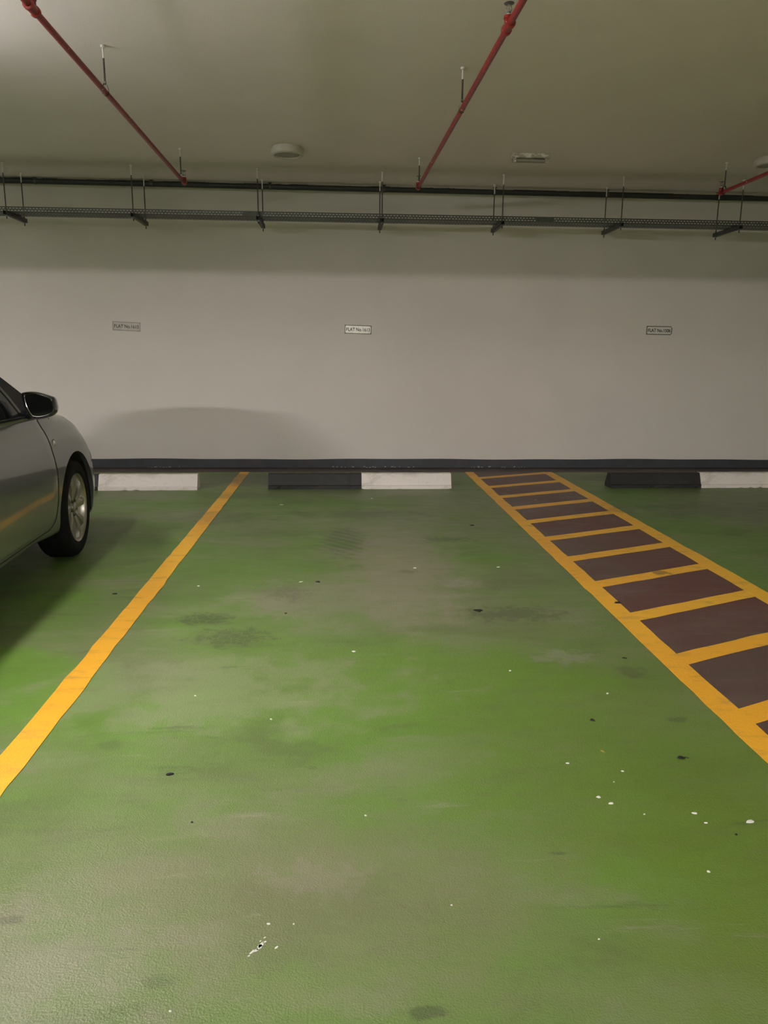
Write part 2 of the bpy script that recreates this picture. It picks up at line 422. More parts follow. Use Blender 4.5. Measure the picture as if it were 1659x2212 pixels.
# white paint spill
def spot(bm, x, y, rx, ry, a=0, z=0.0014, n=11, irr=0.3):
    vs = []
    for k in range(n):
        t_ = 2*math.pi*k/n; r = 1+random.uniform(-irr, irr)
        px, py = rx*r*math.cos(t_), ry*r*math.sin(t_)
        vs.append((x+px*math.cos(a)-py*math.sin(a), y+px*math.sin(a)+py*math.cos(a)))
    top = [bm.verts.new((p[0], p[1], z)) for p in vs]; bot = [bm.verts.new((p[0], p[1], 0.0)) for p in vs]
    bm.faces.new(top)
    for k in range(n): bm.faces.new((top[k], bot[k], bot[(k+1) % n], top[(k+1) % n]))
bm = bmesh.new()
spot(bm, -0.195, 1.546, 0.007, 0.006)
prev = None
for (x, y, r) in ((-0.214, 1.526, .0025), (-0.209, 1.532, .003), (-0.203, 1.534, .004), (-0.199, 1.538, .003), (-0.193, 1.548, .005), (-0.190, 1.556, .003), (-0.186, 1.558, .003), (-0.196, 1.562, .0015), (-0.1865, 1.573, .0018), (-0.156, 1.540, .003), (-0.218, 1.518, .002)):
    spot(bm, x, y, r*1.6, r*0.8, 0.6)
obj('paint_spill', bm, M_fleck, floor)

# ------------------------------------------------------------------ ceiling services
def rod(bm, x, y, z0, z1, r=0.0062): tube(bm, [(x, y, z0), (x, y, z1)], r, 8)

# dark conduit pipe along the wall head, with saddle clips
PZ, PY = 3.210, 9.05
t_ = thing('conduit_pipe', 'long dark pipe flecked with white paint under the wall head', 'pipe', (0, PY, PZ))
def slopez(x): return -0.0024*(x-0.3) if x > -3.5 else 0.0091
bm = bmesh.new(); tube(bm, [(XL+0.01, 0, slopez(XL)), (-3.5, 0, slopez(-3.5)), (XR-0.01, 0, slopez(XR))], 0.031, 18); obj('pipe', bm, M_dpipe, t_, True)
for x in (-5.9, -4.62, -3.353, -2.09, -0.783, 0.50, 1.767, 3.077, 4.39, 5.7):
    bm = bmesh.new()
    z = slopez(x)
    for k in range(12):
        pass
    lathe(bm, [(0.0315, -0.012), (0.0345, -0.012), (0.0345, 0.012), (0.0315, 0.012)], 16, (x, 0, z), 'X')
    rod(bm, x, 0, z+0.03, CH-PZ-0.002, 0.006)
    box(bm, x-0.02, x+0.02, -0.02, 0.02, CH-PZ-0.006, CH-PZ-0.001)
    obj('saddle_clip', bm, M_zinc_d, t_, True)

# perforated cable tray
TY0, TY1, TZ = 8.43, 8.72, 2.792
t_ = thing('cable_tray', 'long perforated grey metal cable tray running along the wall', 'cable tray', (0, TY0, TZ))
bm = bmesh.new()
def strip(bm, pts):
    vs = [[bm.verts.new((x, y, z)) for (y, z) in pts] for x in (XL, 0, XR)]
    for i in range(2):
        for k in range(len(pts)-1): bm.faces.new((vs[i][k], vs[i+1][k], vs[i+1][k+1], vs[i][k+1]))
W_ = TY1-TY0
strip(bm, [(0.0, 0.047), (0.0, 0.0), (W_, 0.0), (W_, 0.047)])
o = obj('tray_body', bm, M_tray, t_)
bm = bmesh.new(); box(bm, XL, XR, -0.0015, 0.010, 0.045, 0.050); obj('tray_lip', bm, M_zinc_d, t_)
bm = bmesh.new(); box(bm, XL, XR, W_-0.010, W_+0.0015, 0.045, 0.050); obj('tray_lip', bm, M_zinc_d, t_)
for x in (-3.95, -0.92, 2.20, 5.25):
    bm = bmesh.new(); box(bm, x-0.10, x+0.10, -0.004, -0.0017, 0.003, 0.043)
    for dx in (-0.085, -0.055, 0.055, 0.085):
        for dz in (0.013, 0.033): lathe(bm, [(0.0, -0.008), (0.005, -0.008), (0.006, -0.004)], 8, (x+dx, 0, dz), 'Y')
    obj('joint_plate', bm, M_traysolid, t_)

def trapeze(x, yA, yB, label):
    t_ = thing('trapeze_hanger', label, 'hanger', (x, yA, 2.748), 0, 'trapeze hangers under the cable tray')
    d = yB-yA; H = CH-2.748
    bm = bmesh.new()   # strut channel
    pr = [(-0.0205, 0.041), (-0.0205, 0.0), (0.0205, 0.0), (0.0205, 0.041)]
    box(bm, -0.0205, 0.0205, -0.035, d+0.03, 0.0, 0.003); box(bm, -0.0205, -0.018, -0.035, d+0.03, 0.0, 0.041)
    box(bm, 0.018, 0.0205, -0.035, d+0.03, 0.0, 0.041); box(bm, -0.0205, -0.011, -0.035, d+0.03, 0.039, 0.041); box(bm, 0.011, 0.0205, -0.035, d+0.03, 0.039, 0.041)
    obj('strut', bm, M_zinc_d, t_)
    for y in (0.0, d):
        bm = bmesh.new(); rod(bm, 0, y, -0.035, H-0.10); r = obj('rod', bm, M_rodd, t_, True)
        bm = bmesh.new(); tube(bm, [(0, y, H-0.10), (0, y, H-0.012)], 0.0062, 8); lathe(bm, [(0, H-0.014), (0.014, H-0.014), (0.015, H-0.002), (0.0, H)], 10, (0, y, 0)); obj('painted_rod_end', bm, M_rodw, r, True)
        bm = bmesh.new(); lathe(bm, [(0, -0.012), (0.010, -0.012), (0.010, -0.002), (0, -0.002)], 6, (0, y, 0)); obj('nut', bm, M_zinc, r); bm = bmesh.new(); lathe(bm, [(0, 0.041), (0.012, 0.041), (0.012, 0.05), (0, 0.05)], 6, (0, y, 0)); obj('nut', bm, M_zinc, r)
desc = ['nearest the photo\'s left edge', 'left of the first red pipe end', 'right of the first red pipe end', 'just left of the second red pipe end',
        'below the short rectangular ceiling fitting', 'between the rectangular fitting and the third red pipe', 'under the third red pipe end at far right']
for i, (x, a, b) in enumerate([(-3.42, 8.379, 8.83), (-2.135, 8.365, 8.88), (-0.855, 8.40, 8.90), (0.445, 8.40, 8.875), (1.735, 8.415, 8.90), (3.022, 8.385, 8.915), (4.345, 8.40, 8.93)]):
    trapeze(x, a, b, 'grey steel trapeze hanger holding cable tray, ' + desc[i])

# red sprinkler branch pipes
def sprinkler(bmf, x, y, z, r=0.017):
    """frame + deflector of an upright head standing at pipe centre z"""
    tube(bmf, [(x, y, z+0.052), (x, y, z+0.066)], 0.011, 10)
    for s in (-1, 1): tube(bmf, [(x+s*0.009, y, z+0.064), (x+s*0.015, y, z+0.078), (x+s*0.012, y, z+0.090), (x, y, z+0.100)], 0.0026, 6)
    tube(bmf, [(x, y, z+0.066), (x, y, z+0.098)], 0.0028, 6)
    lathe(bmf, [(0, 0.099), (0.010, 0.099), (0.026, 0.103), (0.026, 0.105), (0, 0.103)], 16, (x, y, z))
def branch(x0, y0, x1, y1, z, hangers, heads, label, idx):
    t_ = thing('sprinkler_pipe', label, 'pipe', (x0, y0, z))
    dx, dy = x1-x0, y1-y0; ln = math.hypot(dx, dy); ang = math.atan2(dy, dx)
    def at(u): return (dx*u/ln, dy*u/ln)
    bm = bmesh.new(); n = int(ln/0.25)
    tube(bm, [(at(ln*k/n)[0], at(ln*k/n)[1], 0) for k in range(n+1)], 0.0172, 16)
    obj('pipe', bm, M_red, t_, True)
    # end elbow
    bm = bmesh.new(); a, b = at(-0.02), at(0.035)
    tube(bm, [(*a, 0), (*b, 0)], 0.0245, 16); tube(bm, [(0, 0, -0.01), (0, 0, 0.045)], [0.022, 0.021], 14)
    el = obj('end_elbow', bm, M_red, t_, True)
    for k, u in enumerate(heads):
        px, py = at(u)
        if u > 0.01:
            bm = bmesh.new()
            lathe_pts = [(*at(u-0.055), 0), (*at(u-0.050), 0), (*at(u-0.03), 0), (*at(u-0.025), 0), (*at(u+0.025), 0), (*at(u+0.03), 0), (*at(u+0.05), 0), (*at(u+0.055), 0)]
            tube(bm, lathe_pts, [0.018, 0.0265, 0.0265, 0.0225, 0.0225, 0.0265, 0.0265, 0.018], 16)
            tube(bm, [(px, py, 0), (px, py, 0.032), (px, py, 0.034), (px, py, 0.048)], [0.021, 0.021, 0.025, 0.024], 14)
            obj('tee_fitting', bm, M_red, t_, True)
        bm = bmesh.new(); tube(bm, [(px, py, 0.045), (px, py, 0.056)], [0.017, 0.012], 10); cap = bm
        c_ = obj('thread_seal', cap, M_rodw, t_, True)
        bm = bmesh.new(); sprinkler(bm, px, py, 0); obj('sprinkler_head', bm, M_zinc, t_, True)
    for u in hangers:
        px, py = at(u)
        bm = bmesh.new()   # pear-shaped ring round the pipe
        pts = []
        for k in range(25):
            a = 2*math.pi*k/24
            r = 0.0215; zz = r*math.sin(a); xx = r*math.cos(a)
            if zz > 0: zz *= 2.6; xx *= 1.0-0.25*(zz/(r*2.6))
            pts.append((px+xx*math.sin(ang)*1.0, py-xx*math.cos(ang), zz))
        prev = None
        for p in pts:
            pv = [bm.verts.new((p[0]+s*math.cos(ang)*0.009, p[1]+s*math.sin(ang)*0.009, p[2])) for s in (-1, 1)]
            if prev: bm.faces.new((prev[0], prev[1], pv[1], pv[0]))
            prev = pv
        bmesh.ops.solidify(bm, geom=bm.faces[:], thickness=0.0025)
        ring = obj('ring_hanger', bm, M_rodd, t_)
        bm = bmesh.new(); lathe(bm, [(0, 0.050), (0.009, 0.050), (0.009, 0.062), (0, 0.062)], 6, (px, py, 0)); obj('nut', bm, M_zinc, ring)
        bm = bmesh.new(); H = CH-z; rod(bm, px, py, 0.045, H-0.075); obj('rod', bm, M_rodd, ring, True)
        bm = bmesh.new(); tube(bm, [(px, py, H-0.075), (px, py, H-0.014)], 0.0064, 8); lathe(bm, [(0, H-0.016), (0.015, H-0.016), (0.016, H-0.002), (0.0, H)], 12, (px, py, 0)); obj('painted_rod_end', bm, M_rodw, ring, True)
    return t_
branch(-1.497, 7.82, -1.442, 1.2, 2.985, [0.145, 2.545, 5.0], [0.0, 3.73], 'red sprinkler pipe on the left, running back towards the wall', 0)
branch(0.772, 7.86, 0.905, 1.2, 2.995, [0.06, 2.41, 4.9], [0.0, 3.72], 'red sprinkler pipe in the middle with a pale scuff', 1)
branch(3.79, 7.76, 3.83, 1.2, 2.985, [0.06, 2.5, 5.0], [0.0, 3.7], 'red sprinkler pipe at the far right edge of the ceiling', 2)

# round bulkhead lamps (unlit)
def drum(x, y, label):
    t_ = thing('bulkhead_lamp', label, 'lamp', (x, y, CH), 0, 'round bulkhead lamps')
    bm = bmesh.new(); lathe(bm, [(0, 0), (0.138, 0), (0.138, -0.012), (0.132, -0.014)], 48); obj('base_ring', bm, M_lampw, t_, True)
    bm = bmesh.new(); lathe(bm, [(0.132, -0.012), (0.150, -0.014), (0.152, -0.020), (0.152, -0.052), (0.149, -0.064), (0.140, -0.071), (0.126, -0.073), (0.120, -0.068), (0.118, -0.060)], 48); obj('housing', bm, M_lampw, t_, True)
    bm = bmesh.new(); lathe(bm, [(0.119, -0.060), (0.08, -0.062), (0.0, -0.063)], 48); obj('diffuser', bm, M_lampd, t_, True)
    return t_
drum(-0.487, 7.56, 'round white unlit bulkhead lamp, in the middle of the ceiling')
drum(4.135, 7.52, 'round white unlit bulkhead lamp, cut off by the right edge')
# short rectangular fitting with bare tube
t_ = thing('batten_light', 'short rectangular unlit white fitting with a bare tube', 'lamp', (1.81, 7.54, CH))
bm = bmesh.new(); box(bm, -0.178, 0.178, 0.0, 0.070, -0.040, 0, 0.004); obj('housing', bm, M_bat, t_)
bm = bmesh.new(); tube(bm, [(-0.135, 0.035, -0.058), (0.135, 0.035, -0.058)], 0.013, 14); obj('tube', bm, M_tubeoff, t_, True)
for s in (-1, 1):
    bm = bmesh.new(); box(bm, s*0.150-0.013, s*0.150+0.013, 0.018, 0.052, -0.076, -0.040, 0.005); obj('lamp_holder', bm, M_bat, t_)
bm = bmesh.new(); box(bm, -0.172, 0.172, 0.062, 0.066, -0.072, -0.040); obj('reflector', bm, M_lampd, t_)

# lit batten lamps outside the picture
for (x, y, z, pw, colr, sx_, sy_, lab) in LAMPS:
    t_ = thing('ceiling_lamp', lab, 'lamp', (x, y, CH), 0, 'lit ceiling batten lamps')
    zb_ = z-CH
    bm = bmesh.new(); box(bm, -sx_/2-0.004, sx_/2+0.004, -sy_/2-0.004, sy_/2+0.004, zb_+0.06, min(0, zb_+0.10), 0.003); obj('housing', bm, M_lampw, t_)
    bm = bmesh.new(); box(bm, -sx_/2, sx_/2, -sy_/2, sy_/2, zb_, zb_+0.06); obj('opal_cover', bm, glow(pw, colr, sx_, sy_), t_)
    lx = sx_ > sy_
    for sg in (-1, 1):      # opaque end caps, and drop rods where the lamp hangs
        bm = bmesh.new()
        if lx: box(bm, sg*(sx_/2+0.012)-0.011, sg*(sx_/2+0.012)+0.011, -sy_/2-0.006, sy_/2+0.006, zb_-0.004, zb_+0.10, 0.003)
        else: box(bm, -sx_/2-0.006, sx_/2+0.006, sg*(sy_/2+0.012)-0.011, sg*(sy_/2+0.012)+0.011, zb_-0.004, zb_+0.10, 0.003)
        obj('end_cap', bm, M_lampw, t_)
        if zb_ < -0.15:
            bm = bmesh.new(); rod(bm, sg*sx_*0.4 if lx else 0, 0 if lx else sg*sy_*0.4, zb_+0.095, 0); obj('drop_rod', bm, M_rodd, t_)

# ------------------------------------------------------------------ flat number plates
def text_mesh(txt, size, depth):
    cu = bpy.data.curves.new('lettering', 'FONT'); cu.body = txt; cu.size = size; cu.extrude = depth
    cu.align_x = 'CENTER'; cu.align_y = 'CENTER'; cu.offset = size*0.018; cu.space_character = 1.0
    o = bpy.data.objects.new('tmp', cu); COL.objects.link(o)
    dg = bpy.context.evaluated_depsgraph_get(); me = bpy.data.meshes.new_from_object(o.evaluated_get(dg))
    bpy.data.objects.remove(o); return me
M_tin1 = plain('dim_reflection_nameplate_metal', (0.30, 0.275, 0.25), 0.45, 0.5, var=0.12, scale=20)  # same metal, darker: the plate's dim reflection is put into its colour
M_tin3 = plain('bright_reflection_nameplate_metal', (0.80, 0.77, 0.74), 0.45, 0.25, var=0.05, scale=20)  # paler, less metallic copy: bright reflection painted into the base colour
def plate(x, z, tilt, txt, label, metal, torn=False):
    t_ = thing('number_plate', label, 'sign', (x, WY, z))
    t_.rotation_euler = (0, math.radians(tilt), 0)
    bm = bmesh.new(); box(bm, -0.162, 0.162, -0.003, -0.0002, -0.053, 0.053); obj('plate', bm, metal, t_)
    bm = bmesh.new()   # printed rim
    def rrect(hx, hz, r, n=5):
        out = []
        for cx, cz, a0 in ((hx-r, hz-r, 0), (-hx+r, hz-r, 90), (-hx+r, -hz+r, 180), (hx-r, -hz+r, 270)):
            for k in range(n+1):
                a = math.radians(a0+90*k/n); out.append((cx+r*math.cos(a), cz+r*math.sin(a)))
        return out
    A, B = rrect(0.161, 0.052, 0.001), rrect(0.150, 0.042, 0.012)
    va = [bm.verts.new((p[0], -0.0036, p[1])) for p in A]; vb = [bm.verts.new((p[0], -0.0036, p[1])) for p in B]
    for k in range(len(A)): bm.faces.new((va[k], va[(k+1) % len(A)], vb[(k+1) % len(A)], vb[k]))
    obj('plate_rim', bm, M_tinedge, t_)
    me = text_mesh(txt, 0.054, 0.0006)
    me.transform(Matrix.Rotation(math.radians(90), 4, 'X')); 
    xs = [v.co.x for v in me.vertices]; zs = [v.co.z for v in me.vertices]
    wd, ht = max(xs)-min(xs), max(zs)-min(zs)
    cx, cz = (max(xs)+min(xs))/2, (max(zs)+min(zs))/2
    me.transform(Matrix.Diagonal((0.282/wd, 1, 0.041/ht, 1)) @ Matrix.Translation((-cx, -0.0042, -cz)))
    link('lettering', me, M_ink, t_)
    if torn:
        for s in (1, -1):
            bm = bmesh.new()
            for k in range(4):
                a = k*0.35; box(bm, 0.150+0.006*k*(1 if s > 0 else .7), 0.158+0.006*k*(1 if s > 0 else .7), -0.012-0.002*k, -0.004, s*0.046-0.008+0.001*k, s*0.046+0.006-0.003*k)
            obj('curled_tape', bm, M_paper, t_)
plate(-2.512, 1.677, 2.3, 'FLAT No.1613', 'dull metal plate reading FLAT No.1613, nearest the car', M_tin1)
plate(0.213, 1.669, 1.3, 'FLAT No.1613', 'bright metal plate reading FLAT No.1613, above the middle wheel stop', M_tin)
plate(3.903, 1.697, 0.4, 'FLAT No.1506', 'metal plate reading FLAT No.1506 with curled right corners', M_tin3, True)

# ------------------------------------------------------------------ wheel stops
def stop_half(x0, x1, mat, parent, name):
    """trapezoid section block with chipped bottom edge"""
    bm = bmesh.new(); n = 26
    prof = [(0, 0), (0.001, 0.034), (0.014, 0.041), (0.062, 0.150), (0.070, 0.156), (0.128, 0.156), (0.136, 0.150), (0.196, 0.034), (0.198, 0)]
    rows = []
    for i in range(n+1):
        x = x0+(x1-x0)*i/n; row = []
        for k, (y, z) in enumerate(prof):
            ch = 0.0
            if k == 0 and random.random() < 0.22: ch = random.uniform(0, 0.008)
            jy = random.uniform(-0.001, 0.001)+ch; jz = random.uniform(-0.0012, 0.0012) if 0 < k < 8 else (ch*0.8)
            row.append(bm.verts.new((x, y+jy, z+jz)))
        rows.append(row)
    for i in range(n):
        for k in range(len(prof)-1): bm.faces.new((rows[i][k], rows[i+1][k], rows[i+1][k+1], rows[i][k+1]))
        bm.faces.new((rows[i][0], rows[i][-1], rows[i+1][-1], rows[i+1][0]))
    bm.faces.new(rows[0]); bm.faces.new(rows[-1][::-1])
    return obj(name, bm, mat, parent)
for (x, y, rz, mid, ln, label) in [
    (-3.455, 7.63, 1.2, 0.99, 1.985, 'concrete wheel stop beside the parked car, its white half showing'),
    (-0.752, 7.715, 0.3, 0.967, 1.915, 'black and white concrete wheel stop in the middle bay'),
    (2.885, 7.745, 0.9, 0.995, 1.96, 'black and white concrete wheel stop right of the hatched walkway')]:
    t_ = thing('wheel_stop', label, 'wheel stop', (x, y, 0), math.radians(rz))
    stop_half(0, mid, M_stopb, t_, 'black_half'); stop_half(mid+0.003, ln, M_stopw, t_, 'white_half')

# ------------------------------------------------------------------ litter on the floor
def scrap(name, x, y, rx, ry, a, mat, label, cat, h=0.004, z0=0.0, n=9, irr=0.3, group=None):
    bm = bmesh.new(); top = []; bot = []
    for k in range(n):
        q = 2*math.pi*k/n; r = 1+random.uniform(-irr, irr)
        px, py = rx*r*math.cos(q), ry*r*math.sin(q)
        ca, sa = math.cos(a), math.sin(a); X, Y = px*ca-py*sa, px*sa+py*ca
        top.append(bm.verts.new((X*0.8, Y*0.8, h*random.uniform(0.7, 1.2)))); bot.append(bm.verts.new((X, Y, 0)))
    c = bm.verts.new((0, 0, h*1.2))
    for k in range(n):
        bm.faces.new((top[k], bot[k], bot[(k+1) % n], top[(k+1) % n])); bm.faces.new((c, top[k], top[(k+1) % n]))
    bm.faces.new(bot[::-1])
    return tag(obj(name, bm, mat, loc=(x, y, z0)), label, cat, group)
# the leaf with its stalk
t_ = thing('fallen_leaf', 'small black dried leaf with stalk on the green floor at right', 'leaf', (1.194, 2.338, 0))
bm = bmesh.new(); L = []
for k in range(13):
    u = k/12; wd = 0.0085*math.sin(math.pi*u)**0.7; cx = -0.018+0.030*u
    L.append((cx, wd, 0.003+0.004*math.sin(math.pi*u)))
rr = [[bm.verts.new((c_[0], s*c_[1], c_[2]-0.002*abs(s))) for s in (-1, 0, 1)] for c_ in L]
for k in range(12):
    for j in range(2): bm.faces.new((rr[k][j], rr[k+1][j], rr[k+1][j+1], rr[k][j+1]))
bmesh.ops.remove_doubles(bm, verts=bm.verts[:], dist=1e-5)
bmesh.ops.solidify(bm, geom=bm.faces[:], thickness=0.001)
obj('leaf_blade', bm, M_leaf, t_, True)
bm = bmesh.new(); tube(bm, [(0.010, 0, 0.004), (0.017, -0.001, 0.004), (0.023, -0.004, 0.002)], 0.0012, 6); obj('leaf_stalk', bm, M_leaf, t_, True)
G1 = 'dark specks on the floor'
scrap('debris', 0.753, 3.905, 0.026, 0.022, 0, M_dark, 'flat round black scrap on the floor, right of the pale worn patch', 'debris', 0.003)
scrap('debris', -0.145, 4.465, 0.016, 0.016, 0, M_dark, 'small round black bit on the pale worn patch', 'debris', 0.004)
scrap('debris', 1.578, 4.006, 0.020, 0.016, 0, M_dark, 'black chip lying on the inner edge of the walkway line', 'debris', 0.004, 0.0027)
scrap('debris', 0.969, 2.626, 0.012, 0.007, -.5, M_dark, 'black bug-like scrap up and left of the leaf', 'debris', 0.005)
scrap('debris', 1.324, 3.220, 0.012, 0.006, -.3, M_dark, 'thin dark chip near the walkway line', 'debris', 0.003)
scrap('debris', 1.163, 1.910, 0.004, 0.004, 0, M_dark, 'tiny black crumb below the leaf near the right edge', 'debris', 0.003)
scrap('debris', -0.449, 2.040, 0.004, 0.003, 0, M_dark, 'tiny black crumb in the left foreground', 'debris', 0.003)
scrap('debris', -0.572, 2.306, 0.013, 0.006, .3, M_dark, 'dark curled flake to the right of the yellow line\'s near end', 'debris', 0.005)
scrap('debris', -1.317, 4.262, 0.014, 0.008, 0, M_dark, 'black chip between car shadow and yellow line', 'debris', 0.004)
scrap('debris', -0.301, 3.894, 0.010, 0.006, 0, M_dark, 'little dark chip at the edge of the tyre stain', 'debris', 0.003)
scrap('debris', 1.086, 6.006, 0.018, 0.014, 0, M_dark, 'dark chip on the far floor by the hatched walkway', 'debris', 0.004)
scrap('debris', 0.930, 2.395, 0.009, 0.002, -1.0, M_straw, 'thin ochre splinter left of the leaf', 'debris', 0.003)
G2 = 'tiny white chips on the green floor'
for (x, y, r) in [(0.781, 2.322, .0045), (0.820, 2.117, .006), (0.848, 2.081, .007), (0.954, 2.264, .004), (0.754, 3.10, .007), (0.059, 3.349, .009), (1.003, 1.755, .005),
                  (1.111, 2.856, .006), (1.238, 1.97, .010), (1.088, 2.019, .006), (-0.368, 1.374, .003), (-0.182, 1.617, .003), (-0.119, 1.614, .0025),
                  (1.045, 4.763, .010), (0.487, 4.756, .010), (0.073, 2.051, .003), (-0.248, 4.468, .008), (-0.272, 2.684, .004), (0.90, 2.20, .002), (0.93, 2.02, .0025),
                  (-0.60, 2.9, .004), (-0.86, 4.40, .010), (0.28, 1.66, .002), (0.62, 1.53, .0025), (1.10, 1.97, .004), (-0.55, 6.9, .012), (0.30, 7.2, .012), (1.9, 7.1, .01)]:
    scrap('white_chip', x, y, r*random.uniform(.9, 1.5), r*0.8, random.uniform(-.4, .4), M_fleck, 'one of the tiny white chips scattered on the green bay floor', 'debris', 0.0025, 0, 7, 0.3, G2) if True else None

# ------------------------------------------------------------------ parked car
def car_paint():
    t = NT('silver_car_paint'); v = t.coord()
    fl = t.noise(v, 900, 1)
    t.set(**{'Base Color': t.mix(fl, (0.125, 0.133, 0.140), (0.168, 0.176, 0.184)), 'Metallic': 0.5, 'Roughness': 0.30, 'Coat Weight': 1.0, 'Coat Roughness': 0.06})
    return t.m
P_body = car_paint()
P_glass = plain('tinted_car_glass', (0.012, 0.013, 0.015), 0.04, spec=0.6)
P_trim = plain('gloss_black_trim', (0.010, 0.010, 0.012), 0.18, coat=0.5)
P_sail = plain('satin_black_panel', (0.012, 0.012, 0.013), 0.5, spec=0.25)
P_rubber = plain('black_tyre_rubber', (0.008, 0.008, 0.008), 0.8, var=0.2, scale=60, spec=0.2)
P_liner = plain('wheel_arch_liner', (0.006, 0.006, 0.006), 0.9)
P_alloy = plain('silver_alloy_wheel', (0.48, 0.46, 0.43), 0.32, 0.85, var=0.06, scale=30)
P_alloy_d = plain('brake_steel', (0.12, 0.12, 0.11), 0.4, 0.8)
P_mirror = plain('mirror_glass', (0.035, 0.035, 0.04), 0.03, 0.9)
P_lens = plain('clear_lamp_lens', (0.45, 0.45, 0.42), 0.1, coat=1.0)
P_red = plain('red_tail_lens', (0.25, 0.01, 0.01), 0.12, coat=1.0)
P_chrome = plain('chrome', (0.6, 0.6, 0.6), 0.12, 1.0)
P_seam = plain('panel_gap', (0.01, 0.01, 0.01), 0.8)

HW = 0.895
CA = math.radians(2.8)
outv = Vector((math.cos(CA), math.sin(CA), 0))
root_loc = Vector((-1.78, 5.11, 0)) - outv*HW
car = thing('parked_car', 'silver-grey sedan parked nose to the wall in the left bay', 'car', root_loc, CA)

Wt = [(-3.95, 0.55), (-3.90, 0.70), (-3.75, 0.82), (-3.4, 0.872), (-2.7, 0.893), (-1.5, 0.895), (0.2, 0.895), (0.40, 0.893), (0.56, 0.855), (0.70, 0.810), (0.80, 0.75), (0.87, 0.65), (0.90, 0.52)]
ZS = [(-3.95, 0.72), (-3.90, 0.86), (-3.75, 0.97), (-3.4, 1.02), (-2.4, 1.03), (-1.2, 1.022), (-0.6, 1.012), (-0.3, 1.005), (0.0, 0.985), (0.16, 0.955), (0.35, 0.855), (0.5, 0.745), (0.6, 0.68), (0.75, 0.62), (0.90, 0.56)]
ZC = [(-3.95, 0.78), (-3.90, 0.92), (-3.75, 1.03), (-3.4, 1.09), (-0.6, 1.07), (-0.3, 1.045), (0.0, 1.0), (0.35, 0.90), (0.6, 0.79), (0.75, 0.71), (0.90, 0.60)]
ZB = [(-3.95, 0.34), (-3.7, 0.27), (-3.0, 0.25), (-2.2, 0.255), (-0.8, 0.262), (-0.4, 0.235), (0.4, 0.205), (0.75, 0.20), (0.90, 0.23)]
def section(y):
    W, zs, zc, zb = interp(Wt, y), interp(ZS, y), interp(ZC, y), interp(ZB, y)
    zl, zu = zb+0.055, zs-0.145
    pts = [(0, zb), (W*0.5, zb), (W-0.15, zb), (W-0.055, zb+0.008), (W-0.022, zl)]
    for f, ins in ((0.2, 0.010), (0.45, 0.0), (0.7, 0.0), (1.0, 0.012)): pts.append((W-ins, zl+(zu-zl)*f))
    q = min(1, max(0, (y+0.40)/0.45)); q = q*q*(3-2*q)
    if y < -2.6: q = min(1, (-2.6-y)/0.8)
    m_ = lambda a, b: a+(b-a)*q
    pts += [(W-m_(0.026, 0.034), zs-0.078), (W-m_(0.038, 0.072), zs-0.032), (W-m_(0.070, 0.14), zs-0.004), (W*0.55, zs+(zc-zs)*0.72), (W*0.28, zs+(zc-zs)*0.95), (0, zc)]
    return catmull([(max(0, a), b) for a, b in pts], 5)
def side_x(y, z):
    s = section(y); best = None
    for i in range(12, len(s)-1):
        z0, z1 = s[i][1], s[i+1][1]
        if z0 <= z <= z1 and z1 > z0:
            f = (z-z0)/(z1-z0); return s[i][0]+(s[i+1][0]-s[i][0])*f
    return s[40][0]
def body_bmesh():
    bm = bmesh.new(); ys = []
    y = -3.95
    while y < 0.9001:
        ys.append(y); y += 0.02 if (y < -3.6 or y > 0.38) else 0.05
    if ys[-1] < 0.899: ys.append(0.90)
    rows = []
    for y in ys:
        s = section(y); ring = [(p[0], y, p[1]) for p in s] + [(-p[0], y, p[1]) for p in s[-2:0:-1]]
        rows.append([bm.verts.new(p) for p in ring])
    n = len(rows[0])
    for i in range(len(rows)-1):
        for k in range(n): bm.faces.new((rows[i][k], rows[i][(k+1) % n], rows[i+1][(k+1) % n], rows[i+1][k]))
    bm.faces.new(rows[0]); bm.faces.new(rows[-1][::-1])
    return bm
AX = [(0.045, 0.345), (-2.74, 0.345)]      # axle y and arch centre z
def boolean_cut(me_name, bm, cyls):
    bmesh.ops.recalc_face_normals(bm, faces=bm.faces[:])
    me = bpy.data.meshes.new(me_name); bm.to_mesh(me); bm.free()
    tmp = bpy.data.objects.new('tmp', me); COL.objects.link(tmp); cutters = []
    for (y, z, r, x0, x1) in cyls:
        b = bmesh.new(); lathe(b, [(r+0.004, x0), (r, x1)], 56, (0, y, z), 'X', cap=True)
        bmesh.ops.recalc_face_normals(b, faces=b.faces[:])
        m2 = bpy.data.meshes.new('cut'); b.to_mesh(m2); b.free()
        c = bpy.data.objects.new('cut', m2); COL.objects.link(c); cutters.append(c)
        md = tmp.modifiers.new('b', 'BOOLEAN'); md.operation = 'DIFFERENCE'; md.object = c; md.solver = 'EXACT'
    bpy.context.view_layer.update()
    dg = bpy.context.evaluated_depsgraph_get(); out = bpy.data.meshes.new_from_object(tmp.evaluated_get(dg))
    bpy.data.objects.remove(tmp)
    for c in cutters: bpy.data.objects.remove(c)
    out.name = me_name; return out
cyl = []
for (ay, az) in AX:
    cyl += [(ay-0.018, az, 0.376, 0.60, 1.2), (ay-0.018, az, 0.376, -0.60, -1.2)]
me = boolean_cut('body', body_bmesh(), cyl)
for p in me.polygons: p.use_smooth = True
try: me.set_sharp_from_angle(angle=math.radians(40))
except Exception: pass
link('body', me, P_body, car)
# liners
for (ay, az) in AX:
    for s in (1, -1):
        bm = bmesh.new(); lathe(bm, [(0.0, s*0.605), (0.372, s*0.605), (0.3745, s*0.80), (0.3745, s*0.866)], 48, (0, ay-0.018, az), 'X')
        bmesh.ops.delete(bm, geom=[v for v in bm.verts if v.co.z < 0.22], context='VERTS')
        obj('wheel_arch_liner', bm, P_liner, car, True)

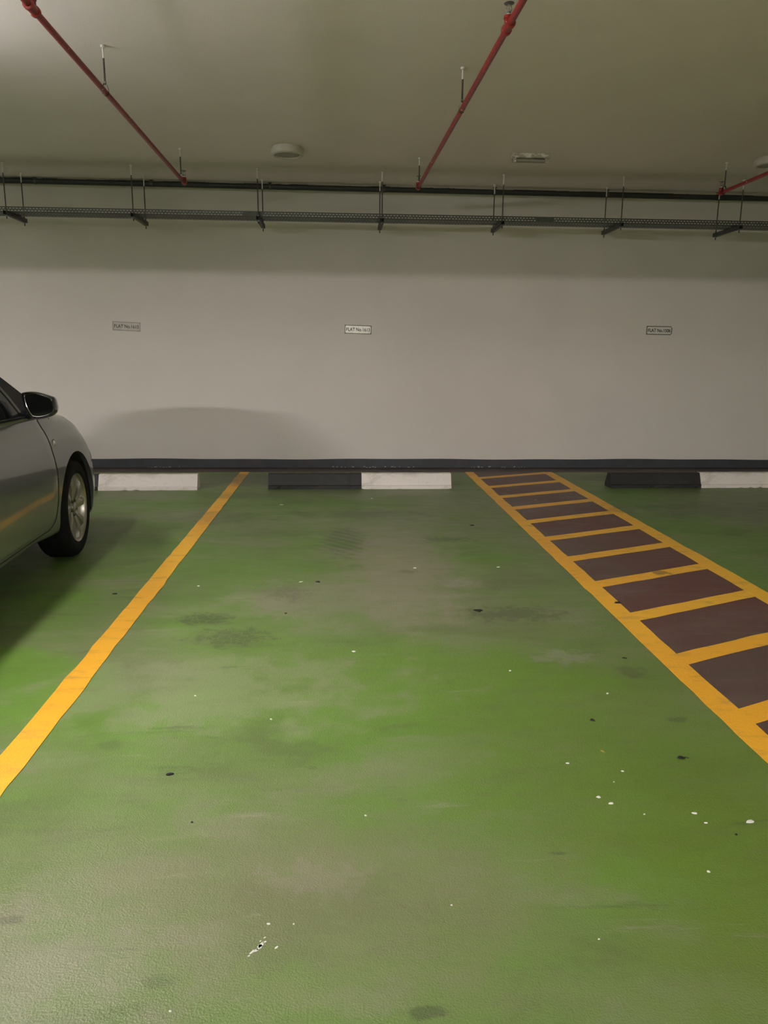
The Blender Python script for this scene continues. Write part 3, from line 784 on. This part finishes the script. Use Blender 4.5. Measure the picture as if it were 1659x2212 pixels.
# doors: thin raised skins following the side
def door(front, rear, name, s):
    """front, rear: functions z -> y"""
    bm = bmesh.new(); nz, ny = 40, 26; z0, z1 = 0.318, 0.990; grid = []
    for i in range(nz+1):
        z = z0+(z1-z0)*i/nz; a, b = rear(z), front(z); row = []
        for k in range(ny+1):
            y = a+(b-a)*k/ny; edge = min(i/nz*(z1-z0), (z1-z0)*(1-i/nz)+0.02, (k/ny)*(b-a), (1-k/ny)*(b-a))
            lift = 0.0035 if edge > 0.006 else (-0.002 if edge <= 0.0001 else 0.001)
            row.append(bm.verts.new((s*(side_x(y, z)+lift), y, z)))
        grid.append(row)
    for i in range(nz):
        for k in range(ny): bm.faces.new((grid[i][k], grid[i][k+1], grid[i+1][k+1], grid[i+1][k]))
    return obj(name, bm, P_body, car, True)
ED = [(0.300, -0.60), (0.318, -0.545), (0.338, -0.465), (0.40, -0.412), (0.471, -0.390), (0.616, -0.383), (0.796, -0.435), (0.964, -0.545), (1.0, -0.57)]
fr = lambda z: interp(ED, z)
B_ = lambda z: -1.62-0.02*math.sin(z*3)
def rr_(z): return interp([(0.30, -2.30), (0.45, -2.36), (0.60, -2.50), (0.75, -2.70), (1.0, -2.80)], z)
for s in (1, -1):
    d1 = door(fr, lambda z: B_(z)+0.006, 'front_door', s)
    d2 = door(lambda z: B_(z)-0.006, rr_, 'rear_door', s)
    for dd, y0 in ((d1, -1.45), (d2, -2.42)):
        bm = bmesh.new(); x = side_x(y0, 0.86)
        tube(bm, [(s*(x-0.005), y0-0.10, 0.865), (s*(x+0.028), y0-0.08, 0.868), (s*(x+0.033), y0, 0.870), (s*(x+0.028), y0+0.08, 0.868), (s*(x-0.005), y0+0.10, 0.865)], 0.011, 10)
        obj('door_handle', bm, P_body, dd, True)
    # dark panel gaps
    bm = bmesh.new(); pts = []
    for k in range(40):
        z = 0.312+(0.985-0.312)*k/39; y = fr(z)+0.003; pts.append((s*(side_x(y, z)+0.0004), y, z))
    tube(bm, pts, 0.0026, 6)
    pts = [(s*(side_x(y, 0.314)+0.0002), y, 0.314) for y in [-0.56-0.09*k for k in range(20)]]
    tube(bm, pts, 0.0030, 6)
    obj('panel_gap', bm, P_seam, car)
# front wing seam, bonnet line
    bm = bmesh.new()
    pts = [(s*(side_x(y, z)+0.0005), y, z) for y, z in ((0.44, 0.69), (0.435, 0.665), (0.43, 0.64), (0.415, 0.62), (0.40, 0.60))]
    tube(bm, pts, 0.0022, 6); obj('bumper_seam', bm, P_seam, car)
    # indicator repeater
    bm = bmesh.new(); x = side_x(-0.379, 0.826)
    lathe(bm, [(0.0, 0.011), (0.012, 0.009), (0.018, 0.003), (0.021, 0.0)] if s > 0 else [(0.0, -0.011), (0.012, -0.009), (0.018, -0.003), (0.021, 0.0)], 20, (s*(x-0.001), -0.379, 0.826), 'X')
    r_ = obj('side_indicator', bm, P_lens, car, True)
    bm = bmesh.new(); lathe(bm, [(0.021, 0), (0.0235, s*0.002), (0.0235, 0)], 20, (s*x, -0.379, 0.826), 'X'); obj('indicator_rim', bm, P_chrome, r_, True)
# head lamps and tail lamps follow the corners
def patch(name, ya, yb, za, zb_, mat, s, lift=0.004, n=12):
    bm = bmesh.new(); g = []
    for i in range(n+1):
        f = i/n; row = []
        for k in range(n+1):
            u = k/n; y = ya+(yb-ya)*u
            lo, hi = za(u), zb_(u); z = lo+(hi-lo)*f
            row.append(bm.verts.new((s*(side_x(y, z)+lift), y+0.001, z)))
        g.append(row)
    for i in range(n):
        for k in range(n): bm.faces.new((g[i][k], g[i][k+1], g[i+1][k+1], g[i+1][k]))
    return obj(name, bm, mat, car, True)
for s in (1, -1):
    patch('head_lamp', 0.49, 0.84, lambda u: 0.60-0.07*u, lambda u: 0.70-0.12*u, P_lens, s)
    patch('tail_lamp', -3.60, -3.90, lambda u: 0.72, lambda u: 0.93-0.06*u, P_red, s)
bm = bmesh.new(); box(bm, -0.42, 0.42, 0.893, 0.908, 0.30, 0.44, 0.004); obj('grille', bm, P_trim, car)

# cabin: glass volume with roof, pillars and trims laid over it
ROOF = [(-3.42, 1.06), (-2.9, 1.26), (-2.45, 1.385), (-1.9, 1.435), (-1.45, 1.44), (-1.15, 1.395), (-0.86, 1.270), (-0.70, 1.193), (-0.55, 1.120), (-0.33, 1.02)]
def gx(z): return 0.848-0.315*(z-1.0)-0.25*max(0, z-1.22)**1.5
def roof_z(y): return interp(ROOF, y)
def cabin_ring(y, off=0.0):
    zt = roof_z(y); z0 = 0.97
    pts = [(gx(z0), z0)]
    for k in range(1, 7): z = z0+(zt-0.035-z0)*k/6; pts.append((gx(z), z))
    xt = gx(zt)
    pts += [(xt-0.025, zt-0.010), (xt-0.07, zt), (xt*0.55, zt+0.035), (xt*0.25, zt+0.05), (0, zt+0.053)]
    return [(a+off, b) if b < zt-0.02 else (max(0, a+off*0.7), b+off) if a > 0 else (0, b+off) for a, b in pts]
bm = bmesh.new(); rows = []; ys = [-3.42+k*(3.42-0.33)/64 for k in range(65)]
for y in ys:
    c = cabin_ring(y); ring = [(p[0], y, p[1]) for p in c]+[(-p[0], y, p[1]) for p in c[-2::-1]]
    rows.append([bm.verts.new(p) for p in ring])
for i in range(len(rows)-1):
    for k in range(len(rows[0])-1): bm.faces.new((rows[i][k], rows[i][k+1], rows[i+1][k+1], rows[i+1][k]))
bm.faces.new(rows[0]); bm.faces.new(rows[-1][::-1])
obj('cabin_glass', bm, P_glass, car, True)
# roof skin
bm = bmesh.new(); rows = []
for y in [-2.55+k*(2.55-1.16)/30 for k in range(31)]:
    c = cabin_ring(y, 0.006)[6:]; ring = [(p[0], y, p[1]) for p in c]+[(-p[0], y, p[1]) for p in c[-2::-1]]
    rows.append([bm.verts.new(p) for p in ring])
for i in range(len(rows)-1):
    for k in range(len(rows[0])-1): bm.faces.new((rows[i][k], rows[i][k+1], rows[i+1][k+1], rows[i+1][k]))
obj('roof_panel', bm, P_body, car, True)
def ribbon(name, pts, wd, mat, s, lift=0.005, thick=0.006):
    """flat band on the side glass: pts (y, z) centre line"""
    bm = bmesh.new(); rows = []
    for i, (y, z) in enumerate(pts):
        a, b = pts[max(0, i-1)], pts[min(len(pts)-1, i+1)]
        dy, dz = b[0]-a[0], b[1]-a[1]; l = math.hypot(dy, dz); ny, nz = -dz/l, dy/l
        row = []
        for h in (-0.5, -0.38, 0.38, 0.5):
            yy, zz = y+ny*wd*h, z+nz*wd*h; up = lift if abs(h) < 0.45 else 0.0
            row.append(bm.verts.new((s*(gx(min(zz, 1.45))+up), yy, zz)))
        rows.append(row)
    for i in range(len(rows)-1):
        for k in range(3): bm.faces.new((rows[i][k], rows[i+1][k], rows[i+1][k+1], rows[i][k+1]))
    return obj(name, bm, mat, car, True)
for s in (1, -1):
    apts = [(y, roof_z(y)-0.004) for y in [-0.30-0.03*k for k in range(32)]]
    # A pillar: tube hugging the edge between windscreen and side glass
    bm = bmesh.new()
    tube(bm, [(s*(gx(roof_z(y))-0.012), y, roof_z(y)-0.010) for y in [-0.30-0.03*k for k in range(32)]], 0.011, 10)
    tube(bm, [(s*(gx(roof_z(y))-0.015), y, roof_z(y)-0.012) for y in [-1.2-0.05*k for k in range(44)]], 0.022, 10)
    obj('roof_rail', bm, P_body, car, True)
    ribbon('window_divider', [(-0.715, 0.995), (-0.77, 1.06), (-0.83, 1.13), (-0.895, 1.19), (-0.965, 1.25), (-1.04, 1.31)], 0.032, P_trim, s)
    ribbon('b_pillar', [(-1.62, 0.99), (-1.64, 1.15), (-1.67, 1.30), (-1.69, 1.39)], 0.10, P_trim, s)
    ribbon('c_pillar', [(-2.80, 0.99), (-2.77, 1.10), (-2.68, 1.22), (-2.55, 1.31)], 0.22, P_body, s, 0.008)
    # sail panel in front of the divider
    bm = bmesh.new()
    lo = [(-0.70, 1.0), (-0.60, 1.005), (-0.50, 1.01), (-0.38, 1.012)]; 
    yk = [-0.38-0.04*k for k in range(14)]
    g = []
    for y in yk:
        zlo = 1.0 if y > -0.70 else interp([(-0.965, 1.25), (-0.895, 1.19), (-0.83, 1.13), (-0.77, 1.06), (-0.70, 1.0)], y)
        zhi = max(zlo, roof_z(y)-0.014)
        g.append([bm.verts.new((s*(gx(zlo+(zhi-zlo)*f)+0.004), y, zlo+(zhi-zlo)*f)) for f in (0, 0.25, 0.5, 0.75, 1)])
    for i in range(len(g)-1):
        for k in range(4): bm.faces.new((g[i][k], g[i+1][k], g[i+1][k+1], g[i][k+1]))
    obj('sail_panel', bm, P_sail, car)
    # belt moulding
    bm = bmesh.new()
    tube(bm, [(s*(gx(1.0)+0.006-0.002*k/30), -0.66-k*0.07, 1.008+0.0006*k) for k in range(31)], 0.014, 8)
    obj('belt_moulding', bm, P_trim, car, True)

# door mirrors
def mirror(s):
    def wp(x, y, z):   # local coordinates of right-hand mirror
        return (s*x, y, z)
    # outline seen from behind, in x (outwards) and z
    px = [(53, 850), (57, 847), (80, 846.4), (111, 855), (121, 861), (124.5, 878), (123, 890), (114, 898), (93, 904), (74, 904), (66, 898), (57, 880), (53, 860)]
    out = [(0.872+(a-53)/71*0.170, 1.159-(b-846)/58*0.147) for a, b in px]   # measured outline
    cx, cz = 0.960, 1.090
    sm = catmull(out+[out[0]], 4)[:-1]
    bm = bmesh.new(); rows = []
    for (dy, sc, ox) in ((0.0, 0.90, 0), (-0.010, 0.965, 0), (-0.002, 1.0, 0), (0.03, 1.02, 0.002), (0.07, 0.97, 0.0), (0.105, 0.80, -0.01), (0.125, 0.50, -0.02), (0.13, 0.1, -0.02)):
        rows.append([bm.verts.new(wp(cx+ox+(p[0]-cx)*sc, -0.80+dy+0.12*(p[0]-cx)*0, cz+(p[1]-cz)*sc)) for p in sm])
    n = len(sm)
    for i in range(len(rows)-1):
        for k in range(n): bm.faces.new((rows[i][k], rows[i][(k+1) % n], rows[i+1][(k+1) % n], rows[i+1][k]))
    bm.faces.new(rows[-1])
    m = obj('door_mirror', bm, [P_body, P_trim], car, True)
    for p in m.data.polygons: p.material_index = 1 if p.center.y < -0.765 else 0
    bm = bmesh.new(); vs = [bm.verts.new(wp(cx+(p[0]-cx)*0.86, -0.792, cz+(p[1]-cz)*0.84)) for p in sm]; bm.faces.new(vs)
    obj('mirror_glass', bm, P_mirror, m)
    bm = bmesh.new()
    pr = [wp(cx+(p[0]-cx)*0.865, -0.796, cz+(p[1]-cz)*0.845) for p in sm]; tube(bm, pr+[pr[0]], 0.0022, 6, cap=False)
    obj('mirror_bezel', bm, P_chrome, m, True)
    bm = bmesh.new(); tube(bm, [wp(0.845, -0.69, 1.022), wp(0.880, -0.725, 1.026), wp(0.925, -0.745, 1.040)], [0.030, 0.024, 0.028], 12); obj('mirror_arm', bm, P_trim, m, True)
mirror(1); mirror(-1)

# wheels
def wheel(y, s, steer=0.0):
    R_, rr, wd = 0.335, 0.232, 0.215
    root = bpy.data.objects.new('wheel', None); COL.objects.link(root); root.parent = car
    root.location = (s*(HW-0.015-wd/2), y, R_); root.rotation_euler = (0, 0, steer + (0 if s > 0 else math.pi))
    h = wd/2
    bm = bmesh.new()
    lathe(bm, [(0.225, -h+0.01), (0.26, -h), (0.305, -h+0.004), (0.325, -h+0.022), (R_, -h+0.045), (R_+0.001, 0), (R_, h-0.045), (0.327, h-0.020), (0.308, h-0.004), (0.285, h+0.001), (0.262, h+0.0005), (0.245, h-0.003), (0.232, h-0.012)], 72, axis='X')
    for k in range(64):   # shoulder blocks
        a = 2*math.pi*k/64
    for rg in (-0.05, 0.0, 0.05): lathe(bm, [(R_+0.0015, rg-0.018), (R_+0.003, rg-0.014), (R_+0.003, rg+0.014), (R_+0.0015, rg+0.018)], 72, axis='X')
    obj('tyre', bm, P_rubber, root, True)
    bm = bmesh.new()
    lathe(bm, [(0.215, -h+0.02), (0.200, -0.03), (0.205, 0.02), (0.214, h-0.045), (0.222, h-0.018), (0.2305, h-0.008), (0.2345, h-0.004), (0.2345, h-0.014)], 72, axis='X')
    obj('rim', bm, P_alloy, root, True)
    # brake disc behind the spokes
    bm = bmesh.new(); lathe(bm, [(0, 0.0), (0.07, 0.006), (0.072, 0.0), (0.150, 0.0), (0.150, -0.02), (0.0, -0.02)], 40, axis='X'); obj('brake_disc', bm, P_alloy_d, root, True)
    # five pairs of faceted spokes
    for k in range(5):
        bm = bmesh.new(); base = 2*math.pi*k/5 + 0.25
        for (da0, da1, w0, w1, tw) in ((-0.17, -0.21, 0.024, 0.033, 1), (0.20, 0.31, 0.022, 0.040, -1)):
            rows = []
            for j in range(7):
                u = j/6; r = 0.042+(0.222-0.042)*u; a = base+da0+(da1-da0)*u; wv = (w0+(w1-w0)*u)
                xf = h-0.040+0.030*math.sin(u*math.pi*0.5)-0.012*u*u
                ra, ta = Vector((0, math.cos(a), math.sin(a))), Vector((0, -math.sin(a), math.cos(a)))
                c0 = ra*r
                rows.append([bm.verts.new(c0+ta*(-wv)+Vector((xf-0.030, 0, 0))), bm.verts.new(c0+ta*(-wv*0.85)+Vector((xf-0.006*(1-tw), 0, 0))),
                             bm.verts.new(c0+ta*(wv*0.25*tw)+Vector((xf+0.004, 0, 0))), bm.verts.new(c0+ta*(wv*0.9)+Vector((xf-0.006*(1+tw), 0, 0))), bm.verts.new(c0+ta*wv+Vector((xf-0.030, 0, 0)))])
            for j in range(6):
                for q in range(4): bm.faces.new((rows[j][q], rows[j+1][q], rows[j+1][q+1], rows[j][q+1]))
                bm.faces.new((rows[j][4], rows[j+1][4], rows[j+1][0], rows[j][0]))
            bm.faces.new(rows[0]); bm.faces.new(rows[-1][::-1])
        obj('spoke', bm, P_alloy, root)
    bm = bmesh.new(); lathe(bm, [(0.070, h-0.060), (0.070, h-0.044), (0.060, h-0.036), (0.034, h-0.034)], 30, axis='X'); lathe(bm, [(0.034, h-0.040), (0.033, h-0.026), (0.028, h-0.022), (0, h-0.020)], 24, axis='X')
    obj('hub_cap', bm, P_alloy, root, True)
    for k in range(5):
        a = 2*math.pi*k/5+0.25+math.pi/5
        bm = bmesh.new(); lathe(bm, [(0.011, h-0.042), (0.011, h-0.028), (0.007, h-0.024), (0, h-0.024)], 6, (0, 0.052*math.cos(a), 0.052*math.sin(a)), 'X'); obj('wheel_nut', bm, P_alloy_d, root)
wheel(0.045, 1, math.radians(1.5)); wheel(0.045, -1, math.radians(1.5)); wheel(-2.74, 1); wheel(-2.74, -1)
